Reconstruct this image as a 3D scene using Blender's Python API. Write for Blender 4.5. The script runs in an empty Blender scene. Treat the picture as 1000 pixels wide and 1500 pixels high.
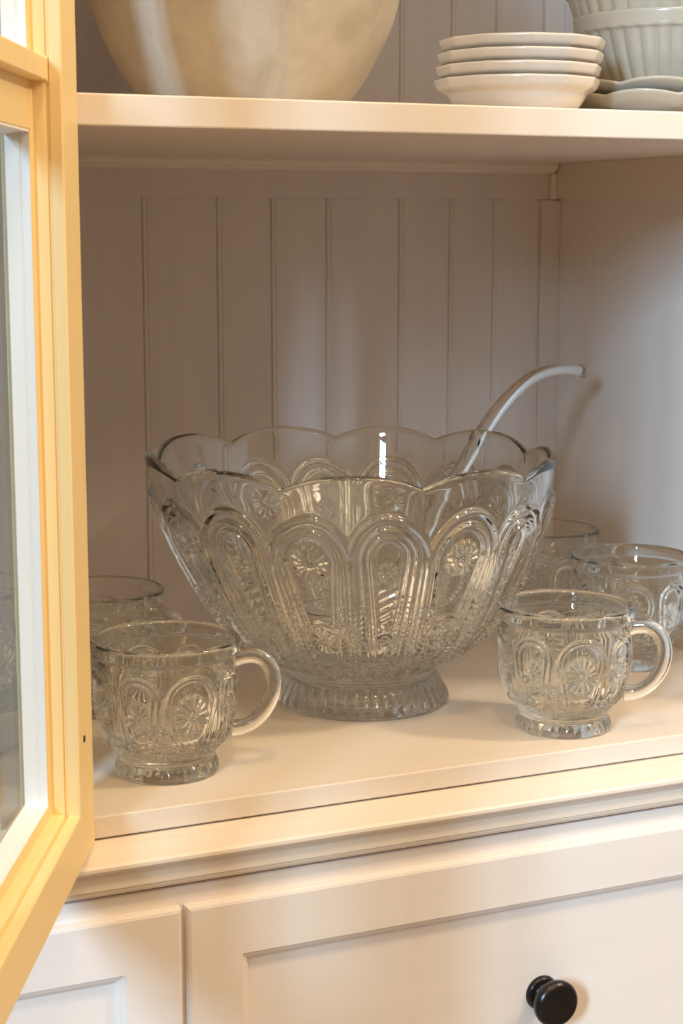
import bpy, bmesh, math
import numpy as np
from mathutils import Vector, Matrix

sc = bpy.context.scene
C = sc.collection
PI = math.pi

# ------------------------------------------------------------------ camera
YAW, PITCH, F_PX = 0.4217, 0.1627, 2549.65
cam_d = bpy.data.cameras.new('camera'); cam = bpy.data.objects.new('camera', cam_d); C.objects.link(cam)
cam.location = (-0.2558, -0.9103, 0.3272)
cam.rotation_euler = (PI / 2 - PITCH, 0, -YAW)
cam_d.sensor_fit = 'VERTICAL'; cam_d.sensor_height = 36.0; cam_d.lens = F_PX * 36.0 / 1500.0
cam_d.clip_start = 0.01; cam_d.clip_end = 50
cam_d.dof.use_dof = True; cam_d.dof.focus_distance = 1.07; cam_d.dof.aperture_fstop = 16.0
sc.camera = cam

# ------------------------------------------------------------------ world, lights, exposure
sc.view_settings.view_transform = 'Standard'; sc.view_settings.look = 'None'
sc.view_settings.gamma = 1.0; sc.view_settings.use_curve_mapping = False
sc.view_settings.exposure = 0.12
w = bpy.data.worlds.new('world'); sc.world = w; w.use_nodes = True
w.node_tree.nodes['Background'].inputs[0].default_value = (1.0, 0.76, 0.46, 1)
w.node_tree.nodes['Background'].inputs[1].default_value = 1.32
sc.cycles.max_bounces = 20; sc.cycles.transmission_bounces = 20; sc.cycles.glossy_bounces = 8
sc.cycles.diffuse_bounces = 5; sc.cycles.transparent_max_bounces = 16
sc.cycles.caustics_reflective = True; sc.cycles.caustics_refractive = True
sc.cycles.blur_glossy = 0.0; sc.cycles.sample_clamp_indirect = 8.0

def area(name, loc, target, sx, sy, power, col, shape='RECTANGLE'):
    d = bpy.data.lights.new(name, 'AREA'); d.shape = shape; d.size = sx; d.size_y = sy
    d.energy = power; d.color = col
    o = bpy.data.objects.new(name, d); C.objects.link(o); o.location = loc
    o.rotation_euler = (Vector(target) - Vector(loc)).to_track_quat('-Z', 'Y').to_euler()
    return o
# daylight through the window in the left wall
area('window_daylight', (-2.28, -2.46, 1.25), (0.45, 0.0, 0.15), 0.34, 0.80, 195.0, (0.45, 0.73, 1.0))
# warm ceiling lamp at right; left, middle and front ones are added
area('ceiling_lamp_right', (1.30, -0.75, 1.35), (0.2, 0.1, 0.0), 0.18, 0.18, 14.0, (1.0, 0.78, 0.54), 'DISK')
area('added_sparkle_lamp_left', (-0.10, -0.75, 1.55), (0.1, 0.0, 0.0), 0.16, 0.16, 4.6, (1.0, 0.74, 0.46), 'DISK')  # added overhead for glints in the glass and light on the cabinet front
area('added_sparkle_lamp_middle', (0.60, -0.60, 1.55), (0.3, 0.0, 0.0), 0.16, 0.16, 1.6, (1.0, 0.74, 0.46), 'DISK')  # added second overhead source, for more sparkle in the glass
area('added_sparkle_lamp_front', (0.35, -1.70, 1.50), (0.25, 0.1, 0.1), 0.18, 0.18, 3.6, (1.0, 0.82, 0.60), 'DISK')  # added frontal source, kept for sparkle

# ------------------------------------------------------------------ materials
def nt(name):
    m = bpy.data.materials.new(name); m.use_nodes = True
    t = m.node_tree; b = t.nodes['Principled BSDF']
    return m, t, b
def paint(name, col, col2=None, rough=0.45, grain=0.15, axis='Z', bump=0.15, scale=1.0):
    m, t, b = nt(name)
    tc = t.nodes.new('ShaderNodeTexCoord'); mp = t.nodes.new('ShaderNodeMapping')
    t.links.new(tc.outputs['Object'], mp.inputs[0])
    sc_ = {'X': (4, 90, 90), 'Y': (90, 4, 90), 'Z': (90, 90, 4)}[axis]
    mp.inputs['Scale'].default_value = [s * scale for s in sc_]
    n = t.nodes.new('ShaderNodeTexNoise'); n.inputs['Scale'].default_value = 1.0; n.inputs['Detail'].default_value = 5
    t.links.new(mp.outputs[0], n.inputs[0])
    n2 = t.nodes.new('ShaderNodeTexNoise'); n2.inputs['Scale'].default_value = 9.0; n2.inputs['Detail'].default_value = 3
    t.links.new(tc.outputs['Object'], n2.inputs[0])
    ad = t.nodes.new('ShaderNodeMath'); ad.operation = 'MULTIPLY_ADD'; ad.inputs[1].default_value = 0.5
    t.links.new(n.outputs[0], ad.inputs[0])
    h = t.nodes.new('ShaderNodeMath'); h.operation = 'MULTIPLY'; h.inputs[1].default_value = 0.5
    t.links.new(n2.outputs[0], h.inputs[0]); t.links.new(h.outputs[0], ad.inputs[2])
    r = t.nodes.new('ShaderNodeValToRGB'); r.color_ramp.elements[0].position = 0.3; r.color_ramp.elements[1].position = 0.7
    c2 = col2 or tuple(c * (1 - grain) for c in col)
    r.color_ramp.elements[0].color = (*c2, 1); r.color_ramp.elements[1].color = (*col, 1)
    t.links.new(ad.outputs[0], r.inputs[0]); t.links.new(r.outputs[0], b.inputs['Base Color'])
    b.inputs['Roughness'].default_value = rough
    bp = t.nodes.new('ShaderNodeBump'); bp.inputs['Strength'].default_value = bump; bp.inputs['Distance'].default_value = 0.0006
    t.links.new(ad.outputs[0], bp.inputs['Height']); t.links.new(bp.outputs[0], b.inputs['Normal'])
    return m
CREAM = (0.78, 0.68, 0.58)
M_X = paint('cream_paint_along_x', CREAM, grain=0.07, axis='X')
M_Y = paint('cream_paint_along_y', CREAM, grain=0.07, axis='Y')
M_Z = paint('cream_paint_upright', CREAM, grain=0.07, axis='Z')
M_BACK = paint('shaded_cream_boards', (0.68, 0.60, 0.55), grain=0.09, axis='Z', bump=0.2)  # cream boards, greyer: interior shade put into the colour
M_SIDE = paint('daylit_side_panel_paint', (0.78, 0.71, 0.66), grain=0.06, axis='Z')  # same cream paint, cool daylight tone put into its colour
M_DOOR = paint('warm_lit_door_paint', (0.93, 0.70, 0.34), grain=0.06, axis='Z')  # cream door; the warm light's orange is put into the colour
M_BEAD = paint('white_bead_paint', (0.88, 0.89, 0.89), grain=0.03, axis='Z')
M_DRAW = paint('drawer_paint', (0.83, 0.75, 0.69), grain=0.05, axis='X')
M_WALL = paint('wall_plaster', (0.085, 0.075, 0.062), grain=0.06, rough=0.8, axis='Z')
M_WALL2 = paint('warm_wall_plaster', (0.42, 0.33, 0.23), grain=0.06, rough=0.8, axis='Z')
M_FLOOR = paint('oak_floor', (0.40, 0.25, 0.13), (0.28, 0.16, 0.08), rough=0.4, axis='X', scale=0.5)

def glass(name, col=(1, 1, 1), ior=1.5, rough=0.0):
    m, t, b = nt(name)
    t.nodes.remove(b)
    g = t.nodes.new('ShaderNodeBsdfGlass'); g.inputs['Color'].default_value = (*col, 1)
    g.inputs['IOR'].default_value = ior; g.inputs['Roughness'].default_value = rough
    t.links.new(g.outputs[0], t.nodes['Material Output'].inputs[0])
    return m
M_GLASS = glass('pressed_glass', (0.982, 0.986, 0.980), 1.52)
M_GLASS_L = glass('ladle_glass', (0.98, 0.985, 0.98), 1.48)

def pane_mat():
    m, t, b = nt('window_pane_glass'); t.nodes.remove(b)
    ge = t.nodes.new('ShaderNodeNewGeometry')
    dt = t.nodes.new('ShaderNodeVectorMath'); dt.operation = 'DOT_PRODUCT'
    t.links.new(ge.outputs['Incoming'], dt.inputs[0]); t.links.new(ge.outputs['Normal'], dt.inputs[1])
    ab = t.nodes.new('ShaderNodeMath'); ab.operation = 'ABSOLUTE'; t.links.new(dt.outputs['Value'], ab.inputs[0])
    su = t.nodes.new('ShaderNodeMath'); su.operation = 'SUBTRACT'; su.inputs[0].default_value = 1; t.links.new(ab.outputs[0], su.inputs[1])
    pw = t.nodes.new('ShaderNodeMath'); pw.operation = 'POWER'; pw.inputs[1].default_value = 5; t.links.new(su.outputs[0], pw.inputs[0])
    ma = t.nodes.new('ShaderNodeMath'); ma.operation = 'MULTIPLY_ADD'; ma.inputs[1].default_value = 0.50; ma.inputs[2].default_value = 0.04
    t.links.new(pw.outputs[0], ma.inputs[0])
    tr = t.nodes.new('ShaderNodeBsdfTransparent'); tr.inputs[0].default_value = (0.82, 0.83, 0.82, 1)
    gl = t.nodes.new('ShaderNodeBsdfGlossy'); gl.inputs['Roughness'].default_value = 0.0
    mx = t.nodes.new('ShaderNodeMixShader')
    t.links.new(ma.outputs[0], mx.inputs[0]); t.links.new(tr.outputs[0], mx.inputs[1]); t.links.new(gl.outputs[0], mx.inputs[2])
    t.links.new(mx.outputs[0], t.nodes['Material Output'].inputs[0])
    return m
M_PANE = pane_mat()

def ceramic(name, col, rough=0.18, coat=0.4):
    m, t, b = nt(name)
    tc = t.nodes.new('ShaderNodeTexCoord')
    n = t.nodes.new('ShaderNodeTexNoise'); n.inputs['Scale'].default_value = 30; t.links.new(tc.outputs['Object'], n.inputs[0])
    r = t.nodes.new('ShaderNodeValToRGB'); r.color_ramp.elements[0].color = (*[c * 0.94 for c in col], 1); r.color_ramp.elements[1].color = (*col, 1)
    t.links.new(n.outputs[0], r.inputs[0]); t.links.new(r.outputs[0], b.inputs['Base Color'])
    b.inputs['Roughness'].default_value = rough; b.inputs['Coat Weight'].default_value = coat
    return m
M_CER = ceramic('white_stoneware', (0.44, 0.40, 0.33))
M_IRON = ceramic('cream_ironstone', (0.66, 0.62, 0.57), 0.22, 0.3)

def stone():
    m, t, b = nt('weathered_plaster_pot')
    tc = t.nodes.new('ShaderNodeTexCoord'); mp = t.nodes.new('ShaderNodeMapping'); mp.inputs['Scale'].default_value = (30, 30, 22)
    t.links.new(tc.outputs['Object'], mp.inputs[0])
    n = t.nodes.new('ShaderNodeTexNoise'); n.inputs['Scale'].default_value = 1; n.inputs['Detail'].default_value = 9; n.inputs['Distortion'].default_value = 0.5; n.inputs['Roughness'].default_value = 0.62
    t.links.new(mp.outputs[0], n.inputs[0])
    r = t.nodes.new('ShaderNodeValToRGB'); e = r.color_ramp.elements
    e[0].position = 0.25; e[0].color = (0.42, 0.36, 0.28, 1); e[1].position = 0.72; e[1].color = (0.60, 0.54, 0.44, 1)
    k = e.new(0.48); k.color = (0.53, 0.47, 0.38, 1)
    t.links.new(n.outputs[0], r.inputs[0]); t.links.new(r.outputs[0], b.inputs['Base Color'])
    b.inputs['Roughness'].default_value = 0.75
    bp = t.nodes.new('ShaderNodeBump'); bp.inputs['Strength'].default_value = 0.5; bp.inputs['Distance'].default_value = 0.002
    t.links.new(n.outputs[0], bp.inputs['Height']); t.links.new(bp.outputs[0], b.inputs['Normal'])
    return m
M_STONE = stone()
def plain(name, col, rough=0.4, metal=0.0):
    m, t, b = nt(name); tc = t.nodes.new('ShaderNodeTexCoord')
    n = t.nodes.new('ShaderNodeTexNoise'); n.inputs['Scale'].default_value = 120; t.links.new(tc.outputs['Object'], n.inputs[0])
    r = t.nodes.new('ShaderNodeValToRGB'); r.color_ramp.elements[0].color = (*[c * 0.8 for c in col], 1); r.color_ramp.elements[1].color = (*col, 1)
    t.links.new(n.outputs[0], r.inputs[0]); t.links.new(r.outputs[0], b.inputs['Base Color'])
    b.inputs['Roughness'].default_value = rough; b.inputs['Metallic'].default_value = metal
    return m
M_KNOB = plain('dark_bronze', (0.035, 0.03, 0.03), 0.27, 0.75)
M_HOLE = plain('dark_hole', (0.02, 0.015, 0.01), 0.9)

# ------------------------------------------------------------------ mesh helpers
def link(name, me, mat, parent=None, smooth=False):
    o = bpy.data.objects.new(name, me); C.objects.link(o)
    if mat: me.materials.append(mat)
    if smooth: me.polygons.foreach_set('use_smooth', [True] * len(me.polygons))
    if parent: o.parent = parent
    return o
def bm_obj(name, bm, mat, parent=None, smooth=False):
    bmesh.ops.recalc_face_normals(bm, faces=bm.faces)
    me = bpy.data.meshes.new(name); bm.to_mesh(me); bm.free()
    return link(name, me, mat, parent, smooth)
def box(name, x0, x1, y0, y1, z0, z1, mat, parent=None, bev=0.0008):
    bm = bmesh.new(); bmesh.ops.create_cube(bm, size=1.0)
    for v in bm.verts:
        v.co = ((x0 + x1) / 2 + v.co.x * (x1 - x0), (y0 + y1) / 2 + v.co.y * (y1 - y0), (z0 + z1) / 2 + v.co.z * (z1 - z0))
    if bev > 0: bmesh.ops.bevel(bm, geom=bm.edges[:], offset=bev, segments=2, profile=0.5, affect='EDGES')
    return bm_obj(name, bm, mat, parent)
def prism(name, pts, a0, a1, fn, mat, parent=None):
    """closed polygon pts extruded from a0 to a1; fn(p, a) -> xyz"""
    bm = bmesh.new()
    A = [bm.verts.new(fn(p, a0)) for p in pts]; B = [bm.verts.new(fn(p, a1)) for p in pts]
    n = len(pts)
    for i in range(n): bm.faces.new((A[i], A[(i + 1) % n], B[(i + 1) % n], B[i]))
    bm.faces.new(A); bm.faces.new(B[::-1])
    return bm_obj(name, bm, mat, parent)
def empty(name, loc=(0, 0, 0), label=None, cat=None, group=None, rz=0):
    o = bpy.data.objects.new(name, None); C.objects.link(o); o.location = loc; o.rotation_euler = (0, 0, rz)
    o.empty_display_size = 0.02
    if label: o['label'] = label
    if cat: o['category'] = cat
    if group: o['group'] = group
    return o
def grid_mesh(name, V, cap0=False, cap1=False, smooth=True):
    """V: (rings, nu, 3), closed in u"""
    nr, nu = V.shape[:2]
    co = V.reshape(-1, 3)
    i = np.arange(nr - 1)[:, None] * nu; j = np.arange(nu)[None, :]; j2 = (j + 1) % nu
    q = np.stack([i + j, i + j2, i + nu + j2, i + nu + j], -1).reshape(-1, 4)
    loops = q.reshape(-1); starts = np.arange(len(q)) * 4; tot = np.full(len(q), 4)
    extra = []
    if cap0:
        co = np.vstack([co, V[0].mean(0)]); k = len(co) - 1
        t = np.stack([np.full(nu, k), (np.arange(nu) + 1) % nu, np.arange(nu)], -1); extra.append(t)
    if cap1:
        co = np.vstack([co, V[-1].mean(0)]); k = len(co) - 1; b = (nr - 1) * nu
        t = np.stack([np.full(nu, k), b + np.arange(nu), b + (np.arange(nu) + 1) % nu], -1); extra.append(t)
    for t in extra:
        starts = np.concatenate([starts, len(loops) + np.arange(len(t)) * 3]); loops = np.concatenate([loops, t.reshape(-1)]); tot = np.concatenate([tot, np.full(len(t), 3)])
    me = bpy.data.meshes.new(name)
    me.vertices.add(len(co)); me.vertices.foreach_set('co', co.astype(np.float32).reshape(-1))
    me.loops.add(len(loops)); me.loops.foreach_set('vertex_index', loops.astype(np.int32))
    me.polygons.add(len(starts)); me.polygons.foreach_set('loop_start', starts.astype(np.int32))
    try: me.polygons.foreach_set('loop_total', tot.astype(np.int32))
    except Exception: pass
    me.polygons.foreach_set('use_smooth', [smooth] * len(starts))
    me.update(calc_edges=True); me.validate()
    return me
def interp_profile(pts, n):
    """smooth (Catmull) resample of (r, z) control points -> n points by arc length"""
    P = np.array(pts, float)
    Q = np.vstack([2 * P[0] - P[1], P, 2 * P[-1] - P[-2]])
    out = []
    for k in range(1, len(Q) - 2):
        for t in np.linspace(0, 1, 24, endpoint=False):
            a, b, c, d = Q[k - 1], Q[k], Q[k + 1], Q[k + 2]
            out.append(0.5 * ((2 * b) + (-a + c) * t + (2 * a - 5 * b + 4 * c - d) * t * t + (-a + 3 * b - 3 * c + d) * t ** 3))
    out.append(P[-1]); out = np.array(out)
    s = np.concatenate([[0], np.cumsum(np.linalg.norm(np.diff(out, axis=0), axis=1))])
    t = np.linspace(0, s[-1], n)
    return np.stack([np.interp(t, s, out[:, 0]), np.interp(t, s, out[:, 1])], -1), t
def lathe(name, pts, n, nu, fmod=None, cap0=True, cap1=True, smooth=True):
    P, t = interp_profile(pts, n)
    th = np.linspace(0, 2 * PI, nu, endpoint=False)
    R = P[:, 0][:, None] + 0 * th[None]; Z = P[:, 1][:, None] + 0 * th[None]
    if fmod: R, Z = fmod(R, Z, th[None] + 0 * R, t[:, None] + 0 * R)
    V = np.stack([R * np.cos(th), R * np.sin(th), Z], -1)
    return grid_mesh(name, V, cap0, cap1, smooth)
def tube(name, path, rad, ns, nu, flat=1.0, up=(0, 0, 1)):
    P = np.array(path, float); rad = np.array(rad, float)
    Q = np.vstack([2 * P[0] - P[1], P, 2 * P[-1] - P[-2]]); rr = np.concatenate([[rad[0]], rad, [rad[-1]]])
    pts = []; rs = []
    for k in range(1, len(Q) - 2):
        for t in np.linspace(0, 1, ns, endpoint=(k == len(Q) - 3)):
            a, b, c, d = Q[k - 1], Q[k], Q[k + 1], Q[k + 2]
            pts.append(0.5 * ((2 * b) + (-a + c) * t + (2 * a - 5 * b + 4 * c - d) * t * t + (-a + 3 * b - 3 * c + d) * t ** 3))
            rs.append(rr[k] * (1 - t) + rr[k + 1] * t)
    pts = np.array(pts); rs = np.array(rs)
    T = np.gradient(pts, axis=0); T /= np.linalg.norm(T, axis=1)[:, None]
    up = np.array(up, float); S = np.cross(T, up); S /= np.linalg.norm(S, axis=1)[:, None]; U = np.cross(S, T)
    a = np.linspace(0, 2 * PI, nu, endpoint=False)
    V = pts[:, None] + rs[:, None, None] * (np.cos(a)[None, :, None] * S[:, None] * flat + np.sin(a)[None, :, None] * U[:, None])
    return V

# ------------------------------------------------------------------ setting
def struct(o): o['kind'] = 'structure'; return o
XR, D, ZB, ZT, ZRAIL, ZTOP = 0.5327, 0.3931, 0.3796, 0.3965, 0.3496, 0.76
ZF = -0.86
struct(box('floor', -2.3, 2.6, -3.4, 0.60, ZF - 0.05, ZF, M_FLOOR, bev=0))
struct(box('wall_back', -2.3, 2.6, 0.44, 0.54, ZF, 2.1, M_WALL, bev=0))
# left wall with its window opening 
struct(box('wall_right', 2.6, 2.7, -3.4, 0.54, ZF, 2.1, M_WALL2, bev=0))
struct(box('wall_front', -2.3, 2.6, -3.5, -3.4, ZF, 2.1, M_WALL2, bev=0))
wl = bmesh.new()
def addbox(bm, x0, x1, y0, y1, z0, z1):
    r = bmesh.ops.create_cube(bm, size=1.0)
    for v in r['verts']:
        v.co = ((x0 + x1) / 2 + v.co.x * (x1 - x0), (y0 + y1) / 2 + v.co.y * (y1 - y0), (z0 + z1) / 2 + v.co.z * (z1 - z0))
WY0, WY1, WZ0, WZ1 = -2.80, -2.12, 0.80, 1.70
addbox(wl, -2.3, -2.2, -3.4, WY0, ZF, 2.1); addbox(wl, -2.3, -2.2, WY1, 0.44, ZF, 2.1)
addbox(wl, -2.3, -2.2, WY0, WY1, ZF, WZ0); addbox(wl, -2.3, -2.2, WY0, WY1, WZ1, 2.1)
struct(bm_obj('wall_left', wl, M_WALL))
win = empty('window_1', (0, 0, 0)); struct(win)
for y0, y1, z0, z1 in ((WY0, WY0 + .05, WZ0, WZ1), (WY1 - .05, WY1, WZ0, WZ1), (WY0, WY1, WZ0, WZ0 + .05), (WY0, WY1, WZ1 - .05, WZ1)):
    box('window_frame', -2.24, -2.18, y0, y1, z0, z1, M_BEAD, win, 0.003)
for k in (1, 2): box('muntin', -2.22, -2.19, WY0 + (WY1 - WY0) * k / 3 - .012, WY0 + (WY1 - WY0) * k / 3 + .012, WZ0 + .04, WZ1 - .04, M_BEAD, win, 0.002)
box('muntin', -2.22, -2.19, WY0 + .04, WY1 - .04, (WZ0 + WZ1) / 2 - .012, (WZ0 + WZ1) / 2 + .012, M_BEAD, win, 0.002)

# ------------------------------------------------------------------ the china cabinet
cab = empty('china_cabinet', (0.2665, 0.2, ZF), 'cream painted china cabinet with open glass door, beadboard back and drawers below', 'cabinet')
cab_off = Vector(cab.location)
def P(o):           # keep world position under the cabinet
    o.parent = cab; o.location = Vector(o.location) - cab_off; return o
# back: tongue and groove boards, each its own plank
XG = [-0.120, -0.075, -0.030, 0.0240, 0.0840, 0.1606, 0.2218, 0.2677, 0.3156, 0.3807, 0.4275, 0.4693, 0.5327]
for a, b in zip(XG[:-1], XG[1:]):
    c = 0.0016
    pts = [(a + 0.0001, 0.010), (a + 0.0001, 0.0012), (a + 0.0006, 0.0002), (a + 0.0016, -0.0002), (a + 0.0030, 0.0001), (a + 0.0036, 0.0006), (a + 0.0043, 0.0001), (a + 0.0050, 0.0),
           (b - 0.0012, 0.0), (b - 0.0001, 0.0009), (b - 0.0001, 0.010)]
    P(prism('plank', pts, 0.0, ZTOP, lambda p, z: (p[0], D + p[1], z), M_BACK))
P(box('corner_batten', 0.5138, XR, D - 0.0035, D - 0.0001, 0.0, ZRAIL - 0.0004, M_BACK, bev=0.0007))
P(box('corner_batten', 0.5138, XR, D - 0.0035, D - 0.0001, ZT, ZTOP, M_BACK, bev=0.0007))
P(box('back_rail', -0.12, 0.5205, D - 0.0030, D - 0.0001, ZRAIL, ZB, M_BACK, bev=0.0007))
# quarter-round cleat under the shelf
pts = [(0, 0), (-0.0090, 0), (-0.0090, -0.002), (-0.0080, -0.0045), (-0.0055, -0.0062), (-0.004, -0.0066), (-0.003, -0.0082), (0, -0.0082)]
P(prism('shelf_cleat', pts, -0.12, 0.5245, lambda p, x: (x, D - 0.003 + p[0], ZB + p[1]), M_X))
P(box('shelf_cleat', XR - 0.0065, XR, 0.004, D - 0.0036, ZRAIL + 0.0005, ZB, M_Y, bev=0.0006))
P(box('corner_block', 0.5205, 0.5260, D - 0.008, D - 0.0001, ZRAIL, ZB - 0.0083, M_Z, bev=0.0008))
P(box('side_panel', XR, XR + 0.018, 0.0, D + 0.012, -0.0129, ZTOP, M_SIDE, bev=0.0006))
P(box('side_panel', -0.138, -0.1202, 0.0, D + 0.012, -0.0129, ZTOP, M_Z, bev=0.0006))
P(box('cabinet_floor', -0.12, XR, 0.0, D, -0.0129, 0.0, M_X, bev=0.0009))
P(box('shelf', -0.12, XR, 0.0, D - 0.0002, ZB, ZT, M_X, bev=0.0010))
P(box('top_board', -0.16, XR + 0.05, -0.02, D + 0.012, ZTOP, ZTOP + 0.02, M_X))
P(box('face_stile', -0.150, -0.0520, -0.0005, 0.0195, 0.0002, ZB, M_Z))
P(box('face_stile', -0.150, -0.0520, -0.0005, 0.0195, ZT, ZTOP, M_Z))
P(box('face_stile', XR + 0.001, XR + 0.045, -0.020, -0.0005, -0.0129, ZTOP, M_Z))
# base moulding (y, z)
mp = [(0.012, -0.0140), (0.0, -0.0140), (-0.0105, -0.0148), (-0.0165, -0.0166), (-0.0220, -0.0184), (-0.0250, -0.0192), (-0.0264, -0.0206), (-0.0266, -0.0224), (-0.0256, -0.0240),
      (-0.0234, -0.0252), (-0.0230, -0.0264), (-0.0222, -0.0272), (-0.0218, -0.0284), (-0.0220, -0.0350), (-0.0212, -0.0354), (-0.0212, -0.0362), (-0.0212, -0.0368), (-0.0200, -0.0388), (0.012, -0.0388)]
P(prism('base_moulding', mp, -0.47, 0.62, lambda p, x: (x, p[0], p[1]), M_X))
# base carcass
P(box('base_carcass', -0.46, 0.61, -0.0155, 0.42, ZF + 0.06, -0.0420, M_DRAW, bev=0.0008))
P(box('base_plinth', -0.45, 0.60, 0.01, 0.41, ZF, ZF + 0.0602, M_DRAW))

def framed_front(name, x0, x1, z0, z1, st, panel_name, kind_label=None):
    """drawer or door front: chamfered frame with a moulded step down to a recessed panel"""
    yb, yf = -0.0156, -0.0222
    rings = [(0, 0, yb), (0, 0, yf + 0.0022), (0.0008, 0.0008, yf + 0.0006), (0.0024, 0.0024, yf), (st, st, yf), (st + 0.0006, st + 0.0006, yf + 0.0012),
             (st + 0.0030, st + 0.0030, yf + 0.0022), (st + 0.0036, st + 0.0036, yf + 0.0034), (st + 0.0050, st + 0.0050, yf + 0.0042), (st + 0.0056, st + 0.0056, yf + 0.0062)]
    bm = bmesh.new(); prev = None
    for ix, iz, y in rings:
        vs = [bm.verts.new(c) for c in ((x0 + ix, y, z0 + iz), (x1 - ix, y, z0 + iz), (x1 - ix, y, z1 - iz), (x0 + ix, y, z1 - iz))]
        if prev:
            for k in range(4): bm.faces.new((prev[k], prev[(k + 1) % 4], vs[(k + 1) % 4], vs[k]))
        prev = vs
    o = bm_obj(name, bm, M_DRAW); P(o)
    i = st + 0.0050
    pn = box(panel_name, x0 + i, x1 - i, yf + 0.0060, yb - 0.0001, z0 + i, z1 - i, M_DRAW, o, bev=0)
    return o
ZD = -0.0530
dr = framed_front('drawer', 0.0472, 0.5202, -0.2480, ZD, 0.0330, 'drawer_panel')
dl = framed_front('cupboard_door', -0.4500, 0.0442, -0.7800, ZD, 0.0335, 'door_panel')
d2 = framed_front('drawer', 0.0472, 0.5202, -0.5200, -0.2510, 0.0330, 'drawer_panel')
d3 = framed_front('drawer', 0.0472, 0.5202, -0.7800, -0.5230, 0.0330, 'drawer_panel')
kp = [(0.0005, 0.0), (0.0104, 0.0), (0.0108, 0.0012), (0.0098, 0.0030), (0.0066, 0.0042), (0.0054, 0.0070), (0.0058, 0.0100), (0.0110, 0.0125), (0.0142, 0.0150),
      (0.0150, 0.0178), (0.0146, 0.0200), (0.0128, 0.0218), (0.0116, 0.0222), (0.0108, 0.0216), (0.0098, 0.0218), (0.0060, 0.0224), (0.0005, 0.0226)]
kme = lathe('knob', kp, 70, 48)
for zk, dd_ in ((-0.1506, dr), (-0.3855, d2), (-0.6515, d3)):
    k = link('knob', kme, M_KNOB if zk > -0.2 else None, dd_); k.location = (0.2837, -0.0160, zk); k.rotation_euler = (PI / 2, 0, 0)

# ------------------------------------------------------------------ glazed door, standing open
door = empty('glass_door'); door.parent = cab
P0 = Vector((0, -0.003, 0)); DD = Vector((-0.437, -0.8995, 0)).normalized(); NN = Vector((0.8995, -0.437, 0)).normalized()
def dp(s, z, t): return P0 + DD * s + Vector((0, 0, z)) - NN * t - cab_off
DW, DZ0, DZ1 = 0.535, -0.0136, 0.748
S0, S1, OZ0, OZ1 = 0.0416, DW - 0.0416, 0.0154, 0.704
TH = 0.0298
prof = [(0.0, 0.0), (0.0007, 0.0008), (0.0010, 0.0062), (-0.0006, 0.0067), (-0.0006, 0.0077), (0.0013, 0.0082), (0.0019, 0.0098), (0.0026, 0.0130), (0.0028, 0.0146), (0.0085, 0.0153), (0.0085, TH)]
def side(name, k, mat, rects):
    """one mitred side (k 0 bottom,1 far,2 top,3 hinge) through a list of (s0,s1,z0,z1,t) rectangles, closed"""
    bm = bmesh.new(); rows = []
    for s0, s1, z0, z1, t in rects:
        c = [(s0, z0), (s1, z0), (s1, z1), (s0, z1)]
        a, b = c[k], c[(k + 1) % 4]
        rows.append((bm.verts.new(dp(a[0], a[1], t)), bm.verts.new(dp(b[0], b[1], t))))
    n = len(rows)
    for i in range(n):
        p, q = rows[i], rows[(i + 1) % n]
        bm.faces.new((p[0], p[1], q[1], q[0]))
    bm.faces.new([r[0] for r in rows]); bm.faces.new([r[1] for r in rows][::-1])
    o = bm_obj(name, bm, mat, door); return o
rects = [(0.0012, DW - 0.0012, DZ0 + 0.0012, DZ1 - 0.0012, 0.0)] + [(S0 + a, S1 - a, OZ0 + a, OZ1 - a, t) for a, t in prof] + [(0, DW, DZ0, DZ1, TH), (0, DW, DZ0, DZ1, 0.0012)]
for k, nme in ((0, 'rail'), (1, 'stile'), (2, 'rail'), (3, 'stile')): side(nme, k, M_DOOR, rects)
def dbox(name, s0, s1, z0, z1, t0, t1, mat, bev=0.0006):
    bm = bmesh.new(); bmesh.ops.create_cube(bm, size=1.0)
    for v in bm.verts:
        v.co = dp((s0 + s1) / 2 + v.co.x * (s1 - s0), (z0 + z1) / 2 + v.co.y * (z1 - z0), (t0 + t1) / 2 + v.co.z * (t1 - t0))
    if bev: bmesh.ops.bevel(bm, geom=bm.edges[:], offset=bev, segments=2, profile=0.5, affect='EDGES')
    return bm_obj(name, bm, mat, door)
SM = DW / 2
dbox('muntin', S0 + 0.0012, S1 - 0.0012, 0.3987, 0.4101, 0.0074, 0.0154, M_DOOR)
dbox('muntin', S0 + 0.0084, S1 - 0.0084, 0.3745, 0.4130, 0.0153, TH - 0.001, M_DOOR)
dbox('muntin', SM - 0.0057, SM + 0.0057, OZ0 + 0.001, OZ1 - 0.001, 0.0080, 0.0152, M_DOOR)
dbox('muntin', SM - 0.0160, SM + 0.0160, OZ0 + 0.0084, OZ1 - 0.0084, 0.0151, TH - 0.0015, M_DOOR)
for (a, b) in ((S0 + 0.0085, SM - 0.0160), (SM + 0.0160, S1 - 0.0085)):
    for (z0, z1) in ((OZ0 + 0.0085, 0.3745), (0.4130, OZ1 - 0.0085)):
        rr = [(a + u, b - u, z0 + u, z1 - u, t) for u, t in ((0, 0.0158), (0.0010, 0.0154), (0.0010, 0.0162), (0.0012, 0.0196), (0.0005, 0.0202), (0.0013, 0.0210), (0.0022, 0.0270), (0.0022, 0.0274), (0, 0.0274))]
        for k in range(4): side('glazing_bead', k, M_BEAD, rr)
        dbox('pane', a, b, z0, z1, 0.0275, 0.0295, M_PANE, 0)
bm = bmesh.new(); bmesh.ops.create_cone(bm, cap_ends=True, segments=20, radius1=0.0019, radius2=0.0019, depth=0.0008)
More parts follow.
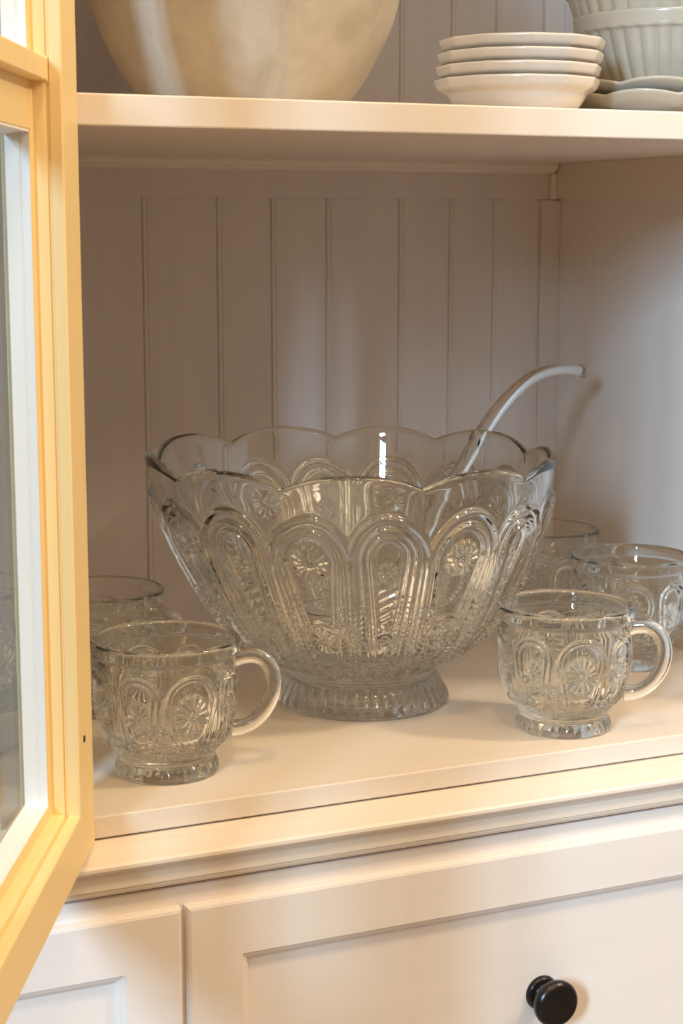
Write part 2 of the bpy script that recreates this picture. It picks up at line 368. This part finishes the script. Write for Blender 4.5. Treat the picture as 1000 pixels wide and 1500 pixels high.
h = bm_obj('screw_hole', bm, M_HOLE, door); h.location = dp(0.0262, 0.0545, -0.0001); h.rotation_euler = (0, PI / 2, math.atan2(NN.y, NN.x))
h['label'] = 'small dark screw hole low on the stile'
for z in (0.08, 0.66):
    hb = bmesh.new(); bmesh.ops.create_cone(hb, cap_ends=True, segments=16, radius1=0.004, radius2=0.004, depth=0.05)
    o = bm_obj('hinge', hb, M_KNOB, door, True); o.location = dp(-0.001, z, 0.030)

# ------------------------------------------------------------------ pressed glass
def ridge(d, w): return np.exp(-(d / w) ** 2)
def sstep(x, a, b):
    t = np.clip((x - a) / (b - a), 0, 1); return t * t * (3 - 2 * t)
def capsule(x, y, y0, y1, r0, r1):
    """uneven capsule from (0,y0) radius r0 up to (0,y1) radius r1"""
    hgt = y1 - y0; b = (r0 - r1) / hgt; a = math.sqrt(max(1 - b * b, 1e-6))
    px = np.abs(x); py = y - y0
    k = -b * px + a * py
    d = np.where(k < 0, np.hypot(px, py) - r0, np.where(k > a * hgt, np.hypot(px, py - hgt) - r1, px * a + py * b - r0))
    return d
def daisy(x, y, R, n, core, sx=1.0):
    r = np.hypot(x / sx, y); a = np.arctan2(y, x / sx)
    pet = np.abs(np.cos(a * n / 2)) ** 0.8
    m = sstep(r, core * 1.1, core * 1.6) * (1 - sstep(r, R * 0.82, R))
    but = np.clip(1 - (r / core) ** 2, 0, 1) ** 0.5
    return pet * m, but
def shear_bowl(V, fR):
    return V

def glass_vessel(prefix, out_pts, foot_pts, in_pts, nu, n_out, n_foot, n_in, relief, footrelief, rimmod, root, mat):
    """outer skin above the collar + lip + inner skin = body mesh; the foot is a second mesh that meets it edge to edge"""
    th = np.linspace(0, 2 * PI, nu, endpoint=False)
    Po, to = interp_profile(out_pts, n_out)
    Pi, ti = interp_profile(in_pts, n_in)
    T = np.gradient(Po, axis=0); T /= np.linalg.norm(T, axis=1)[:, None]
    N = np.stack([T[:, 1], -T[:, 0]], -1)        # outward normal in (r,z)
    R = Po[:, 0][:, None] + 0 * th; Z = Po[:, 1][:, None] + 0 * th
    H = relief(R, Z, th[None] + 0 * R, to[:, None] + 0 * R)
    fade = sstep(to, 0, to[-1] * 0.015)[:, None]
    H = H * fade
    R = R + N[:, 0][:, None] * H; Z = Z + N[:, 1][:, None] * H
    Ri = Pi[:, 0][:, None] + 0 * th; Zi = Pi[:, 1][:, None] + 0 * th
    Ra = np.vstack([R, Ri]); Za = np.vstack([Z, Zi]); TH_ = th[None] + 0 * Ra
    Ra, Za, dx = rimmod(Ra, Za, TH_)
    V = np.stack([Ra * np.cos(TH_) + dx[0], Ra * np.sin(TH_) + dx[1], Za], -1)
    body = link(prefix, grid_mesh(prefix, V, False, True), mat, root)
    Pf, tf = interp_profile(foot_pts, n_foot)
    Rf = Pf[:, 0][:, None] + 0 * th; Zf = Pf[:, 1][:, None] + 0 * th
    Tf = np.gradient(Pf, axis=0); Tf /= np.linalg.norm(Tf, axis=1)[:, None]; Nf = np.stack([Tf[:, 1], -Tf[:, 0]], -1)
    Hf = footrelief(Rf, Zf, th[None] + 0 * Rf, tf[:, None] + 0 * Rf) * (1 - sstep(tf, tf[-1] * 0.97, tf[-1]))[:, None]
    Rf = Rf + Nf[:, 0][:, None] * Hf; Zf = np.maximum(Zf + Nf[:, 1][:, None] * Hf, 0.0)
    Rf, Zf, dx = rimmod(Rf, Zf, th[None] + 0 * Rf)
    Vf = np.stack([Rf * np.cos(th) + dx[0], Rf * np.sin(th) + dx[1], Zf], -1)
    foot = link('foot', grid_mesh('foot', Vf, True, False), mat, root)
    return body, foot

# camera-facing direction fixes how the pattern is turned (the way the pieces happen to stand)
FRONT = math.atan2(-math.cos(YAW), -math.sin(YAW))     # azimuth from the cabinet towards the viewer
RDIR = (math.cos(YAW), -math.sin(YAW))

# ---- punch bowl
BX, BY = 0.2391, 0.1676
bowl = empty('punch_bowl', (BX, BY, 0.0), 'large clear pressed glass punch bowl with scalloped rim, glass ladle standing in it', 'punch bowl')
VAL = np.radians([-112.5, -83, -54, -18.5, 18, 54, 97, 139.5, 175.5, 208.0])      # cusps between the scallops, from FRONT, positive to the right
VALX = np.concatenate([VAL, [VAL[0] + 2 * PI]])
def lobe(th):
    a = -(th - FRONT)                       # seen from the viewer, angles grow to the right
    a = (a - VAL[0]) % (2 * PI) + VAL[0]
    k = np.clip(np.searchsorted(VALX, a, side='right') - 1, 0, len(VAL) - 1)
    a0 = VALX[k]; a1 = VALX[k + 1]
    u = (a - a0) / (a1 - a0) * 2 - 1
    hgt = np.clip((a1 - a0) / 0.63, 0.5, 1.1)
    return (1 - np.abs(u) ** 2.2) * hgt
NP_B = 16
def bowl_relief(R, Z, TH_, S):
    a = -(TH_ - FRONT)
    pw = 2 * PI / NP_B
    off = math.radians(13.0)
    k = np.floor((a - off) / pw + 0.5); lx = (a - off) - k * pw
    kind = ((k + 1) % 2)
    x = lx * R
    smax = S[-1, 0]
    zl = (S - 0.0) / smax        # 0 at the collar, 1 at the rim
    y = S
    yb, yt = 0.030, 0.142
    hw = R * pw / 2
    # tall ovals
    rb, rt = 0.0088, 0.0175
    dA = capsule(x, y, yb + rb, yt - rt, rb, rt)
    hA = 1.6 * ridge(dA, 0.0014) + 1.4 * ridge(dA + 0.0044, 0.0012) - 1.0 * sstep(-dA, 0.0045, 0.0065) + 0.5 * ridge(dA + 0.0075, .0009)
    c = np.hypot(x, y - (yb + 0.026)); hA += 1.2 * ridge(c - 0.0048, 0.0009) + 1.0 * ridge(c, 0.0022)
    p, b = daisy(x, y - (yt - 0.030), 0.0085, 10, 0.0018, 0.8); hA += 0.9 * p + b
    hA += 0.6 * np.where(dA < -0.006, np.cos((y + 0.6 * x) / 0.0012) * sstep(-dA, 0.006, 0.009) * ((y > yb + .034) & (y < yt - 0.042)), 0)
    # daisy under an arch over a daisy in an oval
    dB = capsule(x, y, yb + 0.01, yt - 0.0195, rb * 0.95, 0.0190)
    hB = 1.6 * ridge(dB, 0.0014) + 0.9 * ridge(dB + 0.0030, 0.0009) - 0.7 * sstep(-dB, 0.003, 0.005)
    p, b = daisy(x, y - (yt - 0.0225), 0.0135, 14, 0.0026); hB += 1.5 * p + 1.5 * b
    d2_ = capsule(x, y, yb + 0.018, yb + 0.032, 0.0098, 0.0110)
    hB += 1.2 * ridge(d2_, 0.0010)
    p, b = daisy(x, (y - (yb + 0.025)) * 0.75, 0.0098, 12, 0.0020); hB += 1.3 * p + 1.3 * b
    h = np.where(kind < 0.5, hA, hB)
    h *= sstep(S, yb - 0.010, yb - 0.004) * (1 - sstep(S, yt + 0.004, yt + 0.008)) * (0.6 + 0.4 * sstep(hw - np.abs(x), 0, 0.002))
    # upright ribs between the panels
    e = hw - np.abs(x)
    h += (1.6 * ridge(e, 0.0016) + 1.0 * ridge(e - 0.0032, 0.0009)) * sstep(S, 0.018, 0.030) * (1 - sstep(S, 0.112, 0.124))
    # arches joining over the panels
    da = np.hypot(x, y - (yt - 0.021)) - hw * 1.02
    h += 1.7 * ridge(da, 0.0014) * sstep(y, yt - 0.021, yt - 0.012)
    # leaf fans at the bottom
    fan = np.abs(np.cos(a * NP_B * 1.5 + (S / 0.020) * 1.2)) ** 0.7 + 0.7 * np.abs(np.sin(a * NP_B * 1.5 - (S / 0.02) * 1.2)) ** 0.7
    h += 1.0 * fan * sstep(S, 0.001, 0.004) * (1 - sstep(S, 0.022, 0.028))
    h += 1.3 * np.sin(a * NP_B * 3) ** 2 * np.sin(S / 0.0015) ** 2 * sstep(e, 0.0, 0.002) * (dA > 0.001) * (S < 0.09) * (S > 0.03)
    return h * 0.00200
def bowl_rim(R, Z, TH_):
    g = sstep(Z, 0.120, 0.169)
    L = lobe(TH_)
    Z2 = Z + g * L * 0.0088
    R2 = R + g * (L - 0.75) * 0.0024
    off = 0.0042 - 0.0083 * np.clip(Z, 0, None) / 0.169
    return R2, Z2, (off * RDIR[0], off * RDIR[1])
out = [(0.0545, 0.0300), (0.0570, 0.0312), (0.0620, 0.0335), (0.0690, 0.0375), (0.0780, 0.0435), (0.0880, 0.0525), (0.0975, 0.0635), (0.1070, 0.0770), (0.1155, 0.0925), (0.1240, 0.1100),
       (0.1315, 0.1280), (0.1365, 0.1440), (0.1392, 0.1560), (0.1404, 0.1640), (0.1406, 0.1665)]
inn = [(0.1406, 0.1672), (0.1400, 0.1684), (0.1387, 0.1690), (0.1374, 0.1685), (0.1364, 0.1670), (0.1345, 0.1560), (0.1312, 0.1425), (0.1262, 0.1270), (0.1185, 0.1095), (0.1095, 0.0915), (0.0990, 0.0745),
       (0.0860, 0.0600), (0.0700, 0.0480), (0.0480, 0.0400), (0.0200, 0.0372), (0.0010, 0.0370)]
foot = [(0.0010, 0.0090), (0.0200, 0.0085), (0.0420, 0.0060), (0.0530, 0.0020), (0.0560, 0.0004), (0.0590, 0.0), (0.0606, 0.0012), (0.0609, 0.0030), (0.0600, 0.0060), (0.0570, 0.0120), (0.0540, 0.0180), (0.0528, 0.0202),
        (0.0512, 0.0212), (0.0510, 0.0222), (0.0532, 0.0236), (0.0538, 0.0256), (0.0528, 0.0276), (0.0532, 0.0290), (0.0545, 0.0300)]
def foot_relief(R, Z, TH_, S):
    g = sstep(Z, 0.002, 0.006) * (1 - sstep(Z, 0.0165, 0.0195)) * (R > 0.0535)
    return g * (np.abs(np.cos(TH_ * 24)) ** 0.6 - 0.6) * 0.0012
bb, bf = glass_vessel('bowl', out, foot, inn, 1152, 300, 70, 56, bowl_relief, foot_relief, bowl_rim, bowl, M_GLASS)

# ---- punch cups
cup_out = [(0.0296, 0.0140), (0.0306, 0.0158), (0.0340, 0.0195), (0.0378, 0.0255), (0.0404, 0.0340), (0.0418, 0.0440), (0.0425, 0.0550), (0.0428, 0.0650), (0.0430, 0.0720), (0.0433, 0.0740), (0.0444, 0.0754), (0.0449, 0.0780), (0.0450, 0.0815)]
cup_in = [(0.0449, 0.0828), (0.0444, 0.0839), (0.0434, 0.0843), (0.0424, 0.0838), (0.0417, 0.0822), (0.0414, 0.0765), (0.0408, 0.0735), (0.0399, 0.0715), (0.0396, 0.0680), (0.0392, 0.0560), (0.0384, 0.0440), (0.0368, 0.0340), (0.0330, 0.0265), (0.0250, 0.0215), (0.0120, 0.0198), (0.0008, 0.0196)]
cup_foot = [(0.0008, 0.0060), (0.0150, 0.0055), (0.0230, 0.0030), (0.0275, 0.0003), (0.0300, 0.0), (0.0313, 0.0010), (0.0317, 0.0028), (0.0313, 0.0052), (0.0303, 0.0078), (0.0296, 0.0090), (0.0289, 0.0096), (0.0288, 0.0104), (0.0297, 0.0114), (0.0300, 0.0124), (0.0295, 0.0134), (0.0296, 0.0140)]
def cup_relief_for(phase):
    def f(R, Z, TH_, S):
        a = TH_ - phase; pw = 2 * PI / 8
        k = np.floor(a / pw + 0.5); lx = a - k * pw; kind = k % 2; x = lx * R; hw = R * pw / 2; e = hw - np.abs(x)
        y = S; yb, yt = 0.0095, 0.0565
        dA = capsule(x, y, yb + 0.0095, yt - 0.0125, 0.0095, 0.0125)
        hA = 1.3 * ridge(dA, 0.0009) + 1.2 * ridge(dA + 0.0036, 0.0009) - 0.8 * sstep(-dA, 0.0040, 0.0055)
        p, b = daisy(x, (y - 0.0325) * 0.72, 0.0076, 12, 0.0014); hA += 1.3 * p + 1.5 * b
        dB = capsule(x, y, yb + 0.0095, yt - 0.0150, 0.0100, 0.0152)
        hB = 1.3 * ridge(dB, 0.0010) + 0.8 * ridge(dB + 0.0026, 0.0008) - 0.6 * sstep(-dB, 0.0026, 0.0040)
        p, b = daisy(x, (y - 0.034) * 0.85, 0.0112, 14, 0.0017); hB += 1.5 * p + 1.6 * b
        h = np.where(kind < 0.5, hA, hB) * sstep(S, 0.006, 0.010) * (1 - sstep(S, yt + 0.001, yt + 0.003))
        h += 0.9 * ridge(e, 0.0012) * sstep(S, 0.008, 0.014) * (1 - sstep(S, 0.040, 0.046))
        h += 0.9 * np.abs(np.cos(a * 24)) ** 0.7 * np.abs(np.cos(S / 0.0011)) * sstep(S, 0.001, 0.003) * (1 - sstep(S, 0.007, 0.010))
        return h * 0.00125
    return f
def cup_footrelief(R, Z, TH_, S):
    g = sstep(Z, 0.002, 0.004) * (1 - sstep(Z, 0.0072, 0.0088)) * (R > 0.0295)
    return g * (np.abs(np.cos(TH_ * 20)) ** 0.7 - 0.5) * 0.00045
def ident(R, Z, TH_): return R, Z, (0 * R, 0 * R)
def make_cup(phase, src=None):
    root = empty('punch_cup')
    glass_vessel('cup', cup_out, cup_foot, cup_in, 576, 170, 44, 34, cup_relief_for(phase), cup_footrelief, ident, root, M_GLASS)
    path = [(0.0412, 0, 0.0700), (0.0480, 0, 0.0716), (0.0550, 0, 0.0712), (0.0612, 0, 0.0672), (0.0648, 0, 0.0595), (0.0648, 0, 0.0500), (0.0615, 0, 0.0405), (0.0555, 0, 0.0325), (0.0475, 0, 0.0275), (0.0390, 0, 0.0262)]
    V = tube('handle', path, [0.0048, 0.0044, 0.0042, 0.0042, 0.0042, 0.0042, 0.0041, 0.0040, 0.0041, 0.0048], 8, 20, 1.15, up=(0, 1, 0))
    link('handle', grid_mesh('handle', V, True, True), M_GLASS, root)
    return root
def dup(root):
    r = root.copy(); C.objects.link(r)
    for ch in list(root.children):
        c = ch.copy(); C.objects.link(c); c.parent = r
    return r
AR = math.atan2(RDIR[1], RDIR[0])         # azimuth of "to the right" as the cups stand
G = 'pressed glass punch cups around the bowl'
c1 = make_cup(math.radians(-90 + 26 + 45))     # angles from the handle
c1.location = (0.0656, 0.0658, 0); c1.rotation_euler = (0, 0, AR + math.radians(2))
cups = [(c1, (0.0656, 0.0658, 0), AR + 0.03, 'clear pressed glass cup at front left, beside the open door stile')]
for loc, rz, lab in (((0.3349, 0.0478, 0), AR - 0.30, 'clear pressed glass cup at front right, nearest the shelf edge of the right-hand cups'),
                     ((0.4697, 0.1754, 0), AR + PI - 0.55, 'clear pressed glass cup by the right side wall with its handle pointing left'),
                     ((0.4700, 0.3030, 0), AR - 0.62, 'clear pressed glass cup at back right, half hidden behind the punch bowl'),
                     ((0.0685, 0.2173, 0), AR - 0.45, 'clear pressed glass cup at back left, cut off by the door stile')):
    c = dup(c1); cups.append((c, loc, rz, lab))
for c, loc, rz, lab in cups:
    c.location = loc; c.rotation_euler = (0, 0, rz); c['label'] = lab; c['category'] = 'cup'; c['group'] = G

# ---- dishes further left, seen through the door glass
dish_l = [(0.0008, 0.0020), (0.0440, 0.0020), (0.0460, 0.0), (0.0480, 0.0002), (0.0540, 0.0034), (0.0680, 0.0120), (0.0790, 0.0230), (0.0840, 0.0330), (0.0846, 0.0345), (0.0838, 0.0352), (0.0822, 0.0340),
          (0.0770, 0.0250), (0.0660, 0.0152), (0.0520, 0.0078), (0.0420, 0.0056), (0.0008, 0.0052)]
o = link('serving_dish', lathe('serving_dish', [(a * 0.73, b) for a, b in dish_l], 110, 128), M_CER); o.location = (-0.041, 0.166, 0.0)
o['label'] = 'shallow white dish seen through the open door glass at far left'; o['category'] = 'dish'
gb = empty('glass_bowl', (-0.041, 0.166, 0.0082), 'pressed glass bowl standing in the white dish behind the door glass', 'bowl')
for ch in c1.children:
    if ch.name.split('.')[0] in ('cup', 'foot'):
        k = ch.copy(); C.objects.link(k); k.parent = gb; k.name = 'bowl_body' if ch.name.startswith('cup') else 'foot'
        k.scale = (1.15, 1.15, 1.15)

# ---- ladle
ladle = empty('punch_ladle', (BX, BY, 0.045), 'clear glass ladle with hooked handle leaning on the punch bowl rim', 'ladle')
hd = Vector((0.905, 0.425, 0)).normalized()
def LP(h, z): return (hd.x * h, hd.y * h, z - 0.045)
path = [LP(-0.002, 0.0560), LP(0.030, 0.0700), LP(0.070, 0.1010), LP(0.1030, 0.1350), LP(0.1300, 0.1595), LP(0.1561, 0.1830), LP(0.1796, 0.1985), LP(0.2065, 0.2106), LP(0.2345, 0.2153), LP(0.2606, 0.2150), LP(0.2780, 0.2125)]
V = tube('h', path, [0.0064, 0.0064, 0.0064, 0.0063, 0.0062, 0.0060, 0.0056, 0.0051, 0.0047, 0.0045, 0.0050], 10, 24)
link('handle', grid_mesh('handle', V, True, True), M_GLASS_L, ladle)
kb = lathe('knob', [(0.0004, -0.0066), (0.0045, -0.0050), (0.0064, 0.0), (0.0048, 0.0048), (0.0004, 0.0064)], 24, 28)
o = link('handle_knob', kb, M_GLASS_L, ladle); o.location = path[-1]
lb = [(0.0004, 0.0), (0.012, 0.0010), (0.0230, 0.0075), (0.0290, 0.0180), (0.0305, 0.0270), (0.0300, 0.0280), (0.0285, 0.0270), (0.0270, 0.0180), (0.0212, 0.0095), (0.0115, 0.0036), (0.0004, 0.0028)]
o = link('ladle_bowl', lathe('ladle_bowl', lb, 80, 64), M_GLASS_L, ladle); o.location = LP(-0.018, 0.0400)
o.rotation_euler = (0.0, 0.0, 0.0)

# ------------------------------------------------------------------ upper shelf
def thing_mesh(name, me, mat, loc, label, cat, group=None, rz=0):
    o = link(name, me, mat); o.location = loc; o.rotation_euler = (0, 0, rz); o['label'] = label; o['category'] = cat
    if group: o['group'] = group
    return o
pot = [(0.0010, 0.0), (0.050, 0.0), (0.0560, 0.0015), (0.0640, 0.0075), (0.0725, 0.0165), (0.0835, 0.0330), (0.0940, 0.0540), (0.1020, 0.0760), (0.1085, 0.1020), (0.1105, 0.1300), (0.1070, 0.1620), (0.0960, 0.1920), (0.0830, 0.2100), (0.0800, 0.2220), (0.0840, 0.2300),
       (0.0860, 0.2340), (0.0820, 0.2360), (0.0760, 0.2300), (0.0740, 0.2180), (0.0860, 0.1900), (0.0980, 0.1550), (0.1010, 0.1250), (0.0950, 0.0850), (0.0750, 0.0350), (0.0500, 0.0120), (0.0010, 0.0100)]
def pot_mod(R, Z, T_, S):
    return R + 0.0006 * np.sin(T_ * 3 + Z * 60) + 0.0004 * np.sin(T_ * 7 - Z * 130), Z
thing_mesh('stone_pot', lathe('stone_pot', pot, 160, 128, pot_mod), M_STONE, (0.172, 0.200, ZT), 'big round mottled beige plaster pot at left on the upper shelf', 'pot')

def poly_mod(n, amt, r0, cusp=1.0, zamt=0.0, ph=0.0):
    def f(R, Z, T_, S):
        a = ((T_ + ph) * n / (2 * PI)) % 1.0
        u = np.abs(a * 2 - 1)
        k = (1 - u ** 2)        # 0 at the corner, 1 mid-side
        g = sstep(R, r0, r0 * 1.12)
        return R * (1 + g * amt * (0.5 - k) * cusp), Z + g * zamt * (0.5 - k)
    return f
plate = [(0.0008, 0.0020), (0.0300, 0.0020), (0.0330, 0.0), (0.0350, 0.0002), (0.0368, 0.0022), (0.0408, 0.0064), (0.0436, 0.0112), (0.0444, 0.0128), (0.0458, 0.0137), (0.0500, 0.0162), (0.0517, 0.0196), (0.0522, 0.0214), (0.0516, 0.0222), (0.0500, 0.0208),
         (0.0455, 0.0160), (0.0420, 0.0112), (0.0360, 0.0066), (0.0250, 0.0052), (0.0008, 0.0050)]
pm = lathe('plate', plate, 110, 192, poly_mod(12, 0.026, 0.043))
order = ['bottom', 'second from the bottom', 'third from the bottom', 'top']
for k in range(4):
    thing_mesh('plate', pm, M_IRON if k == 0 else None, (0.3105 + 0.0009 * k, 0.080 - 0.0004 * k, ZT + 0.0081 * k),
               'small cream faceted-rim plate, %s of the four in the stack' % order[k], 'plate', 'stacked faceted plates on the upper shelf', rz=(0.0, 0.02, -0.015, 0.01)[k] + 0.1)
dish = [(0.0008, 0.0020), (0.0440, 0.0020), (0.0460, 0.0), (0.0480, 0.0002), (0.0520, 0.0024), (0.0620, 0.0052), (0.0710, 0.0090), (0.0775, 0.0140), (0.0788, 0.0156), (0.0782, 0.0163), (0.0765, 0.0154), (0.0700, 0.0112), (0.0620, 0.0080), (0.0500, 0.0056), (0.0420, 0.0048), (0.0008, 0.0046)]
dm = lathe('scalloped_plate', dish, 110, 240, poly_mod(10, -0.040, 0.062, 1.0, -0.0030, 0.2))
SX, SY = 0.4440, 0.108
for k, lab in enumerate(('white scalloped-edge plate lying on the shelf under another, beneath the fluted bowls', 'white scalloped-edge plate on top of its twin, directly under the fluted bowls')):
    thing_mesh('scalloped_plate', dm, M_CER if k == 0 else None, (SX + 0.003 * k, SY, ZT + 0.0078 * k), lab, 'plate', 'scalloped plates under the fluted bowls', rz=0.0 + 0.1 * k)
fl = [(0.0008, 0.0015), (0.0380, 0.0015), (0.0400, 0.0), (0.0420, 0.0004), (0.0480, 0.0080), (0.0540, 0.0180), (0.0590, 0.0290), (0.0630, 0.0400), (0.0652, 0.0470), (0.0664, 0.0482), (0.0674, 0.0492), (0.0680, 0.0560), (0.0682, 0.0590), (0.0674, 0.0602), (0.0660, 0.0594),
      (0.0640, 0.0500), (0.0590, 0.0360), (0.0520, 0.0200), (0.0430, 0.0090), (0.0300, 0.0060), (0.0008, 0.0055)]
def flute(R, Z, T_, S):
    smax = S.max()
    g = sstep(S, smax * 0.235, smax * 0.27) * (1 - sstep(Z, 0.044, 0.0475)) * (S < smax * 0.52)
    return R + g * 0.0012 * (np.abs(np.cos(T_ * 18)) ** 0.7 * 1.6 - 0.9), Z
fl = [(a, b * 0.94) for a, b in fl]
fm = lathe('fluted_bowl', fl, 170, 480, flute)
thing_mesh('fluted_bowl', fm, M_CER, (SX + 0.004, SY, ZT + 0.0078 + 0.0052), 'white fluted bowl with smooth rim band, lower one nested on the scalloped plates', 'bowl', 'nested fluted bowls on the upper shelf')
o = thing_mesh('fluted_bowl', fm, None, (SX + 0.005, SY, ZT + 0.0130 + 0.0200), 'white fluted bowl nested inside the lower one, cut by the top of the picture', 'bowl', 'nested fluted bowls on the upper shelf', rz=0.05)
o.scale = (1.10, 1.10, 1.10)
